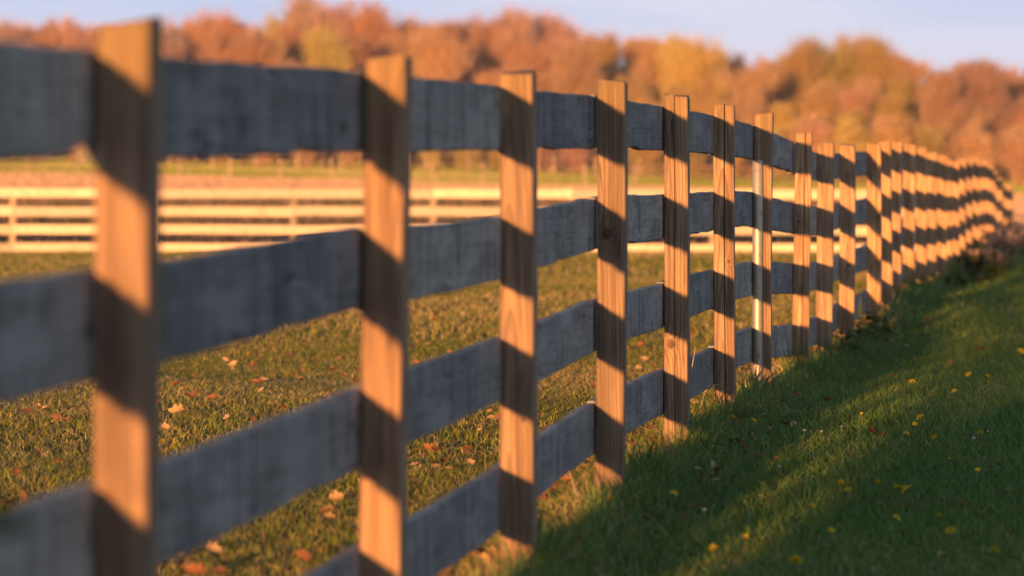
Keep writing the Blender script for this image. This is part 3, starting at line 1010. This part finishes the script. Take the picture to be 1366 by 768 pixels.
lg = grass_patch('grass', [(8, 16, 4700, .042, .0036), (16, 30, 2300, .047, .0055), (30, 50, 620, .064, .010), (50, 80, 230, .08, .017)], 31, False)
tag(lg, 'short sunlit grass with dry straw in the field behind the fence', 'grass')
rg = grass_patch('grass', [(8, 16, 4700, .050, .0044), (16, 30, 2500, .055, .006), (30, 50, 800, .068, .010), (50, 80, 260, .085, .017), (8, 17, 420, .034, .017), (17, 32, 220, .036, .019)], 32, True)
tag(rg, 'shaded green lawn on the right of the fence', 'grass')


# tall dead growth in the brown strip beyond the pale fence
def dead_growth():
    rng = np.random.default_rng(77)
    n = 52000
    Y = rng.uniform(84, 150, n); X = Y * rng.uniform(-.15, .102, n) - .5
    Z = ground_z(X, Y)
    Hh = rng.uniform(.12, .5, n) * (1 + .5 * patchy(X, Y, 3.0, 5)); Ww = rng.uniform(.015, .05, n)
    a = rng.uniform(0, 6.28, n); ln = Hh * rng.uniform(.1, .6, n)
    V = np.empty((n, 3, 3))
    V[:, 0] = np.stack([X - Ww, Y, Z], 1); V[:, 1] = np.stack([X + Ww, Y, Z], 1)
    V[:, 2] = np.stack([X + np.cos(a) * ln, Y + np.sin(a) * ln, Z + Hh], 1)
    dry = np.clip((rng.uniform(0, 1, n) < .8 + .3 * patchy(X, Y, 4.0, 6)).astype(float) * .9, 0, 1)
    tint = rng.uniform(0, 1, n)
    me = npmesh('weeds', V.reshape(-1, 3), tris=np.arange(n * 3).reshape(-1, 3), mat=M_DEAD,
                attrs={'tint': np.repeat(tint, 3), 'dry': np.repeat(dry, 3), 'tip': np.tile([0, 0, .6], n)})
    tag(link('weeds', me), 'brown dead growth in the field beyond the pale fence', 'weeds', kind='stuff')


dead_growth()


def far_grass():
    rng = np.random.default_rng(78)
    out = []
    for (d0, d1, n, h, w, dry0, t0) in ((160, 222, 60000, .24, .07, .95, .6), (84, 165, 40000, .2, .05, .95, .75), (213, 300, 68000, .20, .085, .14, .80)):
        Y = rng.uniform(d0, d1, n)
        X = rng.uniform(-1, 1, n) * Y * .15 if d0 > 100 else Y * rng.uniform(.103, .16, n) - .5
        Z = ground_z(X, Y) - .01
        Hh = h * rng.uniform(.5, 1.2, n) * (1 + .3 * patchy(X, Y * .3, 5.0, 15)); Ww = w * rng.uniform(.6, 1.3, n)
        a = rng.uniform(-.6, .6, n); ln = Hh * rng.uniform(-.5, .5, n)
        V = np.empty((n, 4, 3))
        cx, sx = np.cos(a) * Ww, np.sin(a) * Ww
        V[:, 0] = np.stack([X - cx, Y - sx, Z], 1); V[:, 1] = np.stack([X + cx, Y + sx, Z], 1)
        V[:, 2] = np.stack([X + cx * .5 + ln, Y + sx, Z + Hh], 1); V[:, 3] = np.stack([X - cx * .5 + ln, Y - sx, Z + Hh * .8], 1)
        dry = np.clip(dry0 + .25 * patchy(X, Y * .2, 6.0, 16) + rng.normal(0, .1, n), 0, 1)
        out.append((V.reshape(-1, 3), np.repeat(dry, 4), np.repeat(np.clip(rng.normal(t0, .15, n), 0, 1), 4)))
    V = np.concatenate([o[0] for o in out])
    slots = np.concatenate([np.full(len(o[0]) // 4, 0 if i == 2 else 1) for i, o in enumerate(out)])
    me = npmesh('grass', V, quads=np.arange(len(V)).reshape(-1, 4), mat=M_GRASS,
                attrs={'tint': np.concatenate([o[2] for o in out]), 'dry': np.concatenate([o[1] for o in out]), 'tip': np.tile([0, 0, .3, .3], len(V) // 4)})
    me.materials.append(M_STRAW)
    me.polygons.foreach_set('material_index', slots.astype(np.int32))
    tag(link('grass', me), 'straw and olive grass of the far fields before the woods', 'grass', kind='stuff')


far_grass()


# ------------------------------------------------------------------ small things in the grass
def ground_at(px, py, lift=0.0):
    """Where the sight line through a pixel first meets the ground."""
    prev = 5.0
    for D in np.arange(5.0, 90.0, 0.05):
        p = at(px, py, D)
        if p.z <= float(ground_z(p.x, D)) + lift:
            return Vector((p.x, D, float(ground_z(p.x, D))))
    p = at(px, py, 60.0)
    return Vector((p.x, 60.0, float(ground_z(p.x, 60.0))))


def leaf_mesh(seed, mat):
    """A curled dry leaf, lobed outline, with a short stalk; about 1 unit long."""
    rnd = random.Random(seed)
    nu, nv = 11, 5
    curl, cup, tw = rnd.uniform(.3, .9), rnd.uniform(.3, 1.1), rnd.uniform(-.6, .6)
    V, Fc = [], []
    for i in range(nu):
        t = i / (nu - 1)
        wdt = .36 * math.sin(math.pi * t ** .8) ** .8 * (1 + .28 * math.cos(t * 19)) + .008
        for j in range(nv):
            s = -1 + 2 * j / (nv - 1)
            x = (t - .5); y = s * wdt
            z = curl * (t - .5) ** 2 * 1.1 + cup * (y * y) * 1.6 + tw * x * y + rnd.uniform(-.012, .012)
            V.append((x, y, z))
    for i in range(nu - 1):
        for j in range(nv - 1):
            a = i * nv + j
            Fc.append((a, a + 1, a + nv + 1, a + nv))
    st = tube([V[2], (-.62, rnd.uniform(-.06, .06), V[2][2] + .03), (-.78, rnd.uniform(-.1, .1), V[2][2] + .1)], [.012, .010, .008], 5)
    V, Fc = merge((V, Fc), st)
    return pymesh('fallen_leaf', V, Fc, mat, True)


LEAVES = [  # pixel x, pixel y, length in pixels, colour
    (234, 513, 18, 'russet'), (255, 529, 22, 'russet'), (283, 531, 17, 'russet'), (236, 549, 24, 'tan'), (303, 557, 13, 'pale'), (341, 509, 15, 'russet'),
    (352, 507, 14, 'tan'), (219, 570, 16, 'pale'), (447, 666, 24, 'tan'), (438, 691, 19, 'tan'), (284, 735, 23, 'pale'), (239, 741, 18, 'tan'),
    (258, 763, 34, 'russet'), (295, 763, 20, 'brown'), (571, 598, 18, 'russet'), (582, 601, 20, 'brown'), (554, 620, 15, 'tan'), (582, 623, 14, 'pale'),
    (598, 626, 14, 'pale'), (627, 617, 15, 'pale'), (560, 578, 13, 'russet'), (459, 501, 12, 'russet'), (539, 414, 10, 'russet'), (579, 424, 9, 'russet'),
    (569, 458, 10, 'tan'), (619, 740, 18, 'russet'), (647, 746, 18, 'tan'), (834, 464, 11, 'russet'), (853, 460, 13, 'russet'), (851, 491, 12, 'tan'),
    (859, 479, 14, 'tan'), (846, 593, 18, 'russet'), (724, 662, 20, 'russet'), (754, 640, 15, 'russet'), (781, 638, 18, 'tan'), (738, 655, 14, 'brown'),
    (979, 591, 22, 'brown'), (993, 597, 13, 'brown'), (961, 586, 11, 'brown'), (1009, 609, 11, 'brown'), (1163, 577, 20, 'brown'), (1178, 581, 11, 'brown'),
    (1171, 471, 14, 'brown'), (1183, 453, 11, 'brown'), (1268, 485, 13, 'brown'), (1308, 464, 11, 'brown'), (1103, 533, 13, 'brown'), (1056, 507, 13, 'brown'),
    (1213, 674, 10, 'brown'), (1286, 671, 11, 'brown'), (60, 545, 12, 'tan'), (90, 560, 12, 'russet'), (1345, 655, 15, 'tan'), (660, 500, 10, 'russet'),
    (870, 590, 12, 'russet'), (600, 470, 9, 'russet'), (770, 500, 9, 'russet'), (300, 480, 10, 'tan')]
LEAF_KINDS = {c: [leaf_mesh(s + 7 * i, M_LEAF[c]) for i, s in enumerate((1, 2, 3))] for c in M_LEAF}


def side_words(px):
    xs = [165, 508, 688, 810, 900, 965, 1013, 1068]
    for i, x in enumerate(xs):
        if px < x: return ('left of the first fence post' if i == 0 else 'between the %s and %s fence posts' % (ORD[i - 1], ORD[i]))
    return 'in the shaded lawn right of the fence'


def ranked(items, lab_of):
    """Group items by label and word the order of those that share one, nearest first."""
    by = {}
    for it in items: by.setdefault(lab_of(it), []).append(it)
    out = []
    for lab, its in by.items():
        its = sorted(its, key=lambda t: -t[1])
        for i, it in enumerate(its):
            if len(its) == 1: w = lab
            elif i == 0: w = 'nearest ' + lab
            elif i == len(its) - 1: w = 'farthest ' + lab
            else: w = ORD[i] + ' nearest ' + lab
            out.append((it, w))
    return out


def leaf_label(t):
    px, py, s, c = t
    size = 'large' if s >= 20 else ('mid-sized' if s >= 14 else 'small')
    if px > 900 and py > 560 or px > 1040:
        return '%s %s fallen leaf in shaded lawn right of fence' % (size, c)
    return '%s %s fallen leaf in grass %s' % (size, c, side_words(px).replace('the ', '').replace('fence ', ''))


rl = random.Random(3)
for (t, lab) in ranked(LEAVES, leaf_label):
    px, py, s, c = t
    p = ground_at(px, py + 2, 0.03)
    ln = s / F * p.y * 1.0
    o = link('fallen_leaf', rl.choice(LEAF_KINDS[c]), loc=p + Vector((0, 0, .036)))
    o.rotation_euler = (rl.uniform(.25, .95), rl.uniform(-.4, .4), rl.uniform(-.9, .9) + rl.choice((0, math.pi)))
    o.scale = (ln, ln, ln)
    tag(o, lab, 'leaf', 'dry leaves fallen in the grass')


def leaf_litter():
    """Crumbs of dry leaf and dead stem gathered along the foot of the fence and thinly over the field."""
    rng = np.random.default_rng(91)
    n1, n2 = 1600, 2600
    Y = np.concatenate([rng.uniform(8, 40, n1), 8 + 42 * rng.uniform(0, 1, n2) ** 1.3])
    off = np.concatenate([rng.normal(-.05, .16, n1), -rng.uniform(0, 1, n2) * 9])
    X = fence_x(Y) + off
    n = len(X)
    lim = 683 / F * Y * 1.2 + .4
    keep = (np.abs(X) < lim)
    X, Y = X[keep], Y[keep]; n = len(X)
    Z = ground_z(X, Y) + rng.uniform(.015, .045, n)
    sz = rng.uniform(.008, .03, n)
    u = rng.normal(0, 1, (n, 3)) * np.array([1, 1, .45]); u /= np.linalg.norm(u, axis=1)[:, None]
    v = rng.normal(0, 1, (n, 3)); v -= u * (u * v).sum(1)[:, None]; v /= np.linalg.norm(v, axis=1)[:, None]
    w = np.cross(u, v)
    P = np.stack([X, Y, Z], 1)
    V = np.empty((n, 6, 3))
    for k, (a, b, c) in enumerate(((-1, 0, .25), (-.2, -.5, 0), (-.1, .5, .1), (.45, -.35, 0), (.5, .3, .08), (1, 0, .4))):
        V[:, k] = P + (u * a + v * b + w * c) * sz[:, None]
    b = np.arange(n) * 6
    tris = np.concatenate([np.stack([b, b + 1, b + 2], 1), np.stack([b + 3, b + 5, b + 4], 1)])
    quads = np.stack([b + 1, b + 3, b + 4, b + 2], 1)
    me = npmesh('leaf_litter', V.reshape(-1, 3), quads=quads, tris=tris, mat=M_LEAF['russet'])
    me.materials.append(M_LEAF['brown']); me.materials.append(M_LEAF['tan'])
    kind = rng.choice(3, n, p=[.2, .5, .3])
    me.polygons.foreach_set('material_index', np.concatenate([kind, kind, kind]).astype(np.int32))
    tag(link('leaf_litter', me), 'crumbs of dry leaf scattered along the foot of the fence', 'leaf litter', kind='stuff')


leaf_litter()


def dandelion_meshes():
    V, Fc = [], []
    rnd = random.Random(8)
    for ringi, (n, r, z, el) in enumerate(((22, 1.0, .0, .12), (18, .78, .12, .45), (12, .5, .24, .85), (7, .28, .32, 1.2))):
        for k in range(n):
            an = 2 * math.pi * (k + .5 * (ringi % 2)) / n + rnd.uniform(-.06, .06)
            d = Vector((math.cos(an), math.sin(an), 0)); s = Vector((-math.sin(an), math.cos(an), 0))
            b = d * .08 + Vector((0, 0, z * .6)); m_ = d * r * .6 * math.cos(el) + Vector((0, 0, z + .25 * math.sin(el)))
            e = d * r * math.cos(el * .8) + Vector((0, 0, z + .38 * math.sin(el) + rnd.uniform(-.04, .04)))
            w = .105
            o = len(V)
            V += [b - s * w * .4, b + s * w * .4, m_ + s * w, m_ - s * w, e + s * w * .75, e - s * w * .75]
            Fc += [(o, o + 1, o + 2, o + 3), (o + 3, o + 2, o + 4, o + 5)]
    head = pymesh('flower_head', V, Fc, M_PETAL)
    v1 = tube([(0, 0, -.22), (0, 0, -.08), (0, 0, .03)], [.12, .30, .26], 10)
    bract = pymesh('bract', v1[0], v1[1], M_STEM, True)
    return head, bract


DHEAD, DBRACT = dandelion_meshes()
DAND = [(1197, 655, 12), (1209, 656, 13), (1217, 511, 7), (1292, 501, 7), (1273, 524, 7), (1227, 559, 8), (1220, 568, 5), (1209, 581, 7), (1150, 555, 6),
        (1122, 646, 7), (1131, 656, 8), (1084, 679, 7), (1109, 710, 8), (1061, 753, 14), (1170, 647, 8), (1196, 695, 9), (1252, 692, 10), (1268, 712, 11),
        (1326, 739, 10), (1246, 586, 6), (1308, 579, 6), (1317, 504, 6), (1362, 470, 8), (1304, 629, 6), (1267, 615, 6), (994, 720, 11), (952, 737, 12),
        (899, 662, 9), (917, 550, 5), (924, 552, 5), (976, 559, 8), (1006, 563, 6), (1043, 507, 6), (1255, 742, 7), (215, 592, 11)]


def dand_label(t):
    px, py, s = t
    size = 'large' if s >= 10 else 'small'
    if px < 900: return 'single yellow dandelion in the sunlit field right of the first post'
    row = ('in the distant lawn' if py < 530 else 'in the middle lawn' if py < 600 else 'in the near lawn' if py < 665 else 'at the bottom of the lawn')
    side = 'beside the fence' if px < 1110 else ('midway across' if px < 1240 else 'well away from the fence')
    return '%s yellow dandelion %s %s' % (size, row, side)


for (t, lab) in ranked(DAND, dand_label):
    px, py, s = t
    p = ground_at(px, py, 0.055)
    d = s / F * p.y / 2 * 1.45
    hgt = 0.062
    o = link('dandelion', None, loc=p)
    tag(o, lab, 'flower', 'yellow dandelions in the grass')
    sv = tube([(rl.uniform(-.01, .01), rl.uniform(-.01, .01), -.01), (.002, 0, hgt * .5), (0, 0, hgt - d * .15)], [.0022, .002, .0018], 6)
    link('stem', pymesh('stem', sv[0], sv[1], M_STEM, True), o)
    h = link('flower_head', DHEAD, o, (0, 0, hgt))
    h.scale = (d, d, d); h.rotation_euler = (rl.uniform(.25, .8), rl.uniform(-.3, .3), rl.uniform(0, 6))
    b = link('bract', DBRACT, h)


def white_flower_mesh():
    V, Fc = [], []
    for k in range(8):
        an = 2 * math.pi * k / 8
        d = Vector((math.cos(an), math.sin(an), 0)); s = Vector((-math.sin(an), math.cos(an), 0))
        o = len(V)
        V += [d * .15 - s * .1, d * .15 + s * .1, d * .7 + s * .3 + Vector((0, 0, .25)), d * 1.0 + Vector((0, 0, .3)), d * .7 - s * .3 + Vector((0, 0, .25))]
        Fc += [(o, o + 1, o + 2, o + 3, o + 4)]
    st = tube([(0, 0, -8), (.3, 0, -4), (0, 0, .1)], [.18, .16, .14], 5)
    np_ = len(Fc)
    V, Fc = merge((V, Fc), st)
    me = pymesh('white_flower', V, Fc, M_WHITEFL)
    me.materials.append(M_STEM)
    for q in range(np_, len(Fc)): me.polygons[q].material_index = 1
    return me


WFM = white_flower_mesh()
WHITES = [(862, 616), (881, 627), (944, 554), (941, 565), (916, 576), (995, 572), (988, 519), (951, 596), (963, 597), (1023, 583), (1073, 575), (1082, 576),
          (1096, 576), (1123, 569), (1086, 612), (1270, 642), (1040, 623), (1318, 576), (1014, 661), (1024, 660), (892, 600), (1246, 571), (1165, 760), (940, 680),
          (1012, 500), (1045, 519), (1083, 470), (1300, 585)]
def white_label(t):
    near = min(range(3, 10), key=lambda k: abs(PX[k] - t[0])) if t[0] < 1140 else None
    band = 'far out in the lawn' if t[0] >= 1140 else 'in the lawn below the %s fence post' % ORD[near]
    return 'tiny white flower ' + band


for (t, lab) in ranked(WHITES, white_label):
    px, py = t
    p = ground_at(px, py, 0.06)
    o = link('white_flower', WFM, loc=p + Vector((0, 0, .06)))
    k = .0055 * rl.uniform(.8, 1.4) * max(1.0, p.y / 17)
    o.scale = (k, k, k); o.rotation_euler = (rl.uniform(0, .7), rl.uniform(-.3, .3), rl.uniform(0, 6))
    tag(o, lab, 'flower', 'tiny white flowers in the shaded lawn')


# ------------------------------------------------------------------ weeds and stalks along the fence
def weed(name, label, cat, base, height, n_stalk, n_leaf, spread, leaf, dry, seed, group=None):
    rnd = random.Random(seed)
    o = link(name, None, loc=base)
    tag(o, label, cat, group)
    S_, L_ = [], []
    for k in range(n_stalk):
        an = rnd.uniform(0, 6.28); r = spread * rnd.uniform(.2, 1)
        h = height * rnd.uniform(.55, 1.05)
        b = Vector((rnd.uniform(-.03, .03), rnd.uniform(-.03, .03), -.02))
        e = Vector((math.cos(an) * r, math.sin(an) * r, h))
        pth = [b, b.lerp(e, .4) + Vector((0, 0, h * .1)), b.lerp(e, .75) + Vector((0, 0, h * .06)), e]
        S_.append(tube(pth, [.005, .004, .003, .0015], 5))
        for q in range(n_leaf):
            t = rnd.uniform(.25, 1.0)
            i = min(int(t * 3), 2); pt = pth[i].lerp(pth[i + 1], t * 3 - i)
            d = Vector((rnd.uniform(-1, 1), rnd.uniform(-1, 1), rnd.uniform(-.3, .7))).normalized()
            s = d.cross(Vector((rnd.uniform(-.3, .3), rnd.uniform(-.3, .3), 1))).normalized()
            nrm = s.cross(d)
            l = leaf * rnd.uniform(.5, 1.3); w = l * (.16 if dry else .3)
            a = pt + d * l * .1
            L_.append(([a, a + d * l * .45 + s * w + nrm * l * .08, a + d * l + nrm * l * -.1, a + d * l * .45 - s * w + nrm * l * .08, a + d * l * .5],
                       [(0, 1, 4), (1, 2, 4), (2, 3, 4), (3, 0, 4)]))
    v, f = merge(*S_)
    link('stalk', pymesh('stalk', v, f, M_WEEDDRY if dry else M_STEM, True), o)
    if L_:
        v, f = merge(*L_)
        link('leaves', pymesh('leaves', v, f, M_WEEDDRY if dry else M_WEEDGREEN), o)
    return o


def foot(k, right=0.0, along=0.0):
    p = Vector((POSTS[NAMED_FIRST + k][0], POSTS[NAMED_FIRST + k][1], 0)) + FR * right + FD * along
    p.z = float(ground_z(p.x, p.y)) if right or along else POSTS[NAMED_FIRST + k][2] - POST_H
    return p


weed('sapling', 'small green leafed sapling in front of the tenth fence post', 'plant', foot(9, .10, -.15), .36, 4, 12, .10, .055, False, 2)
weed('weed_clump', 'leafy yellow-green weed at the foot of the ninth fence post', 'plant', foot(8, .12, .3), .24, 5, 9, .12, .06, False, 3)
weed('weed_clump', 'low green weed beside the tenth fence post, below the sapling', 'plant', foot(9, .16, .5), .2, 5, 9, .14, .06, False, 4)
fw = [(15, .10, False, 'green'), (16, .12, False, 'green'), (17, .15, False, 'green'), (18, .20, False, 'yellow-green'), (19, .26, True, 'dry pinkish'),
      (20, .28, False, 'green'), (21, .34, True, 'pale pink'), (22, .36, True, 'dry pinkish'), (23, .40, False, 'yellow-green'), (24, .45, True, 'dry pinkish'),
      (25, .5, True, 'pale pink'), (26, .6, True, 'dry tan'), (27, .6, True, 'dry pinkish')]
for i, (k, h, dry, word) in enumerate(fw):
    for q in range(3 if k < 22 else 4):
        rgt = .12 + .16 * q + rl.uniform(-.05, .05)
        wh = ('closest to', 'second out from', 'third out from', 'farthest out from')[q]
        dd = dry
        wd = word if dd == dry else ('dry tan' if dd else 'green')
        weed('weed_clump', 'tall %s weed clump %s far fence, %s weedy post along' % (wd, wh, (ORD + ['last'])[i]), 'plant',
             foot(k, rgt, rl.uniform(-1, 1)), h * rl.uniform(.75, 1.1), 9, 14, (.16 + .05 * q) * min(1, h / .3), .11 * min(1, h / .3), dd, 50 + i * 5 + q, 'weeds along the far run of fence')


def stalk(label, pts, r0, seed):
    rnd = random.Random(seed)
    base = Vector(pts[0])
    pth = [Vector(p) - base for p in pts]
    V, Fc = tube(pth, [r0 * (1 - .75 * i / (len(pth) - 1)) for i in range(len(pth))], 6)
    o = link('dry_stalk', pymesh('dry_stalk', V, Fc, M_WEEDDRY, True), loc=base)
    tag(o, label, 'stalk', 'dry stalks standing by the fence')


D5 = POSTS[NAMED_FIRST + 4][1] + .8
stalk('tall thin dry stalk leaning on the bottom rail between the fifth and sixth posts', [at(911, 572, D5), at(917, 530, D5), at(923, 490, D5 + .02), at(928, 462, D5 + .03)], .0045, 1)
D6 = POSTS[NAMED_FIRST + 5][1] - .25
stalk('bent dry stalk crossing in front of the sixth post near its foot', [at(932, 552, D6 - .1), at(940, 522, D6), at(955, 513, D6), at(972, 509, D6 + .02)], .004, 2)
D4 = POSTS[NAMED_FIRST + 3][1] - .5
stalk('pale dry stalk standing in the leaves left of the fourth post', [at(774, 676, D4), at(768, 655, D4), at(760, 630, D4 + .03), at(757, 622, D4 + .03)], .004, 3)
D9 = POSTS[NAMED_FIRST + 6][1] + .9
stalk('fine dry stalk in the tall grass between the seventh and eighth posts', [at(1034, 486, D9), at(1036, 455, D9), at(1040, 420, D9)], .003, 4)


# unseen shrubs beside and behind the camera, added to throw shade on the lawn
for i, (D, L, h) in enumerate(((3.95, .08, .95), (3.2, .12, 1.05), (2.2, .25, 1.1), (1.1, .22, 1.15), (-.1, .2, 1.1), (-1.4, .22, 1.2), (-2.8, .25, 1.15),
                               (-4.3, .25, 1.2), (-5.8, .28, 1.2))):
    X = 0.1165 * D - 1.27 + L
    o = link('added_shade_shrub', None, loc=(X, D, float(ground_z(X, D))), rotz=i * 1.3)
    w = .052 if i < 2 else .085
    o.scale = (w, w * 1.5, h / 11)
    tag(o, ORD[i] + ' unseen leafy green shrub added to shade the lawn, counting back from first post', 'shrub', 'unseen shrubs added to shade the lawn')
    tm, cm = BUSHY[i % 3]
    link('trunk', tm, o)
    link('crown', cm, o).color = (0.10, 0.13, 0.035, 1)


# ------------------------------------------------------------------ evening haze
def haze():
    m = bpy.data.materials.new('evening_haze')
    m.use_nodes = True
    t = m.node_tree
    t.nodes.clear()
    o = t.nodes.new('ShaderNodeOutputMaterial')
    v = t.nodes.new('ShaderNodeVolumePrincipled')
    v.inputs['Color'].default_value = (0.95, 0.93, 0.95, 1)
    v.inputs['Density'].default_value = 0.00019
    v.inputs['Anisotropy'].default_value = 0.0
    t.links.new(v.outputs[0], o.inputs['Volume'])
    x0, x1, y0, y1, z0, z1 = -1700, 1700, -70, 3300, -40, 32
    V = [(x, y, z) for x in (x0, x1) for y in (y0, y1) for z in (z0, z1)]
    Fc = [(0, 1, 3, 2), (4, 6, 7, 5), (0, 4, 5, 1), (2, 3, 7, 6), (0, 2, 6, 4), (1, 5, 7, 3)]
    tag(link('haze', pymesh('haze', V, Fc, m)), kind='stuff')


haze()
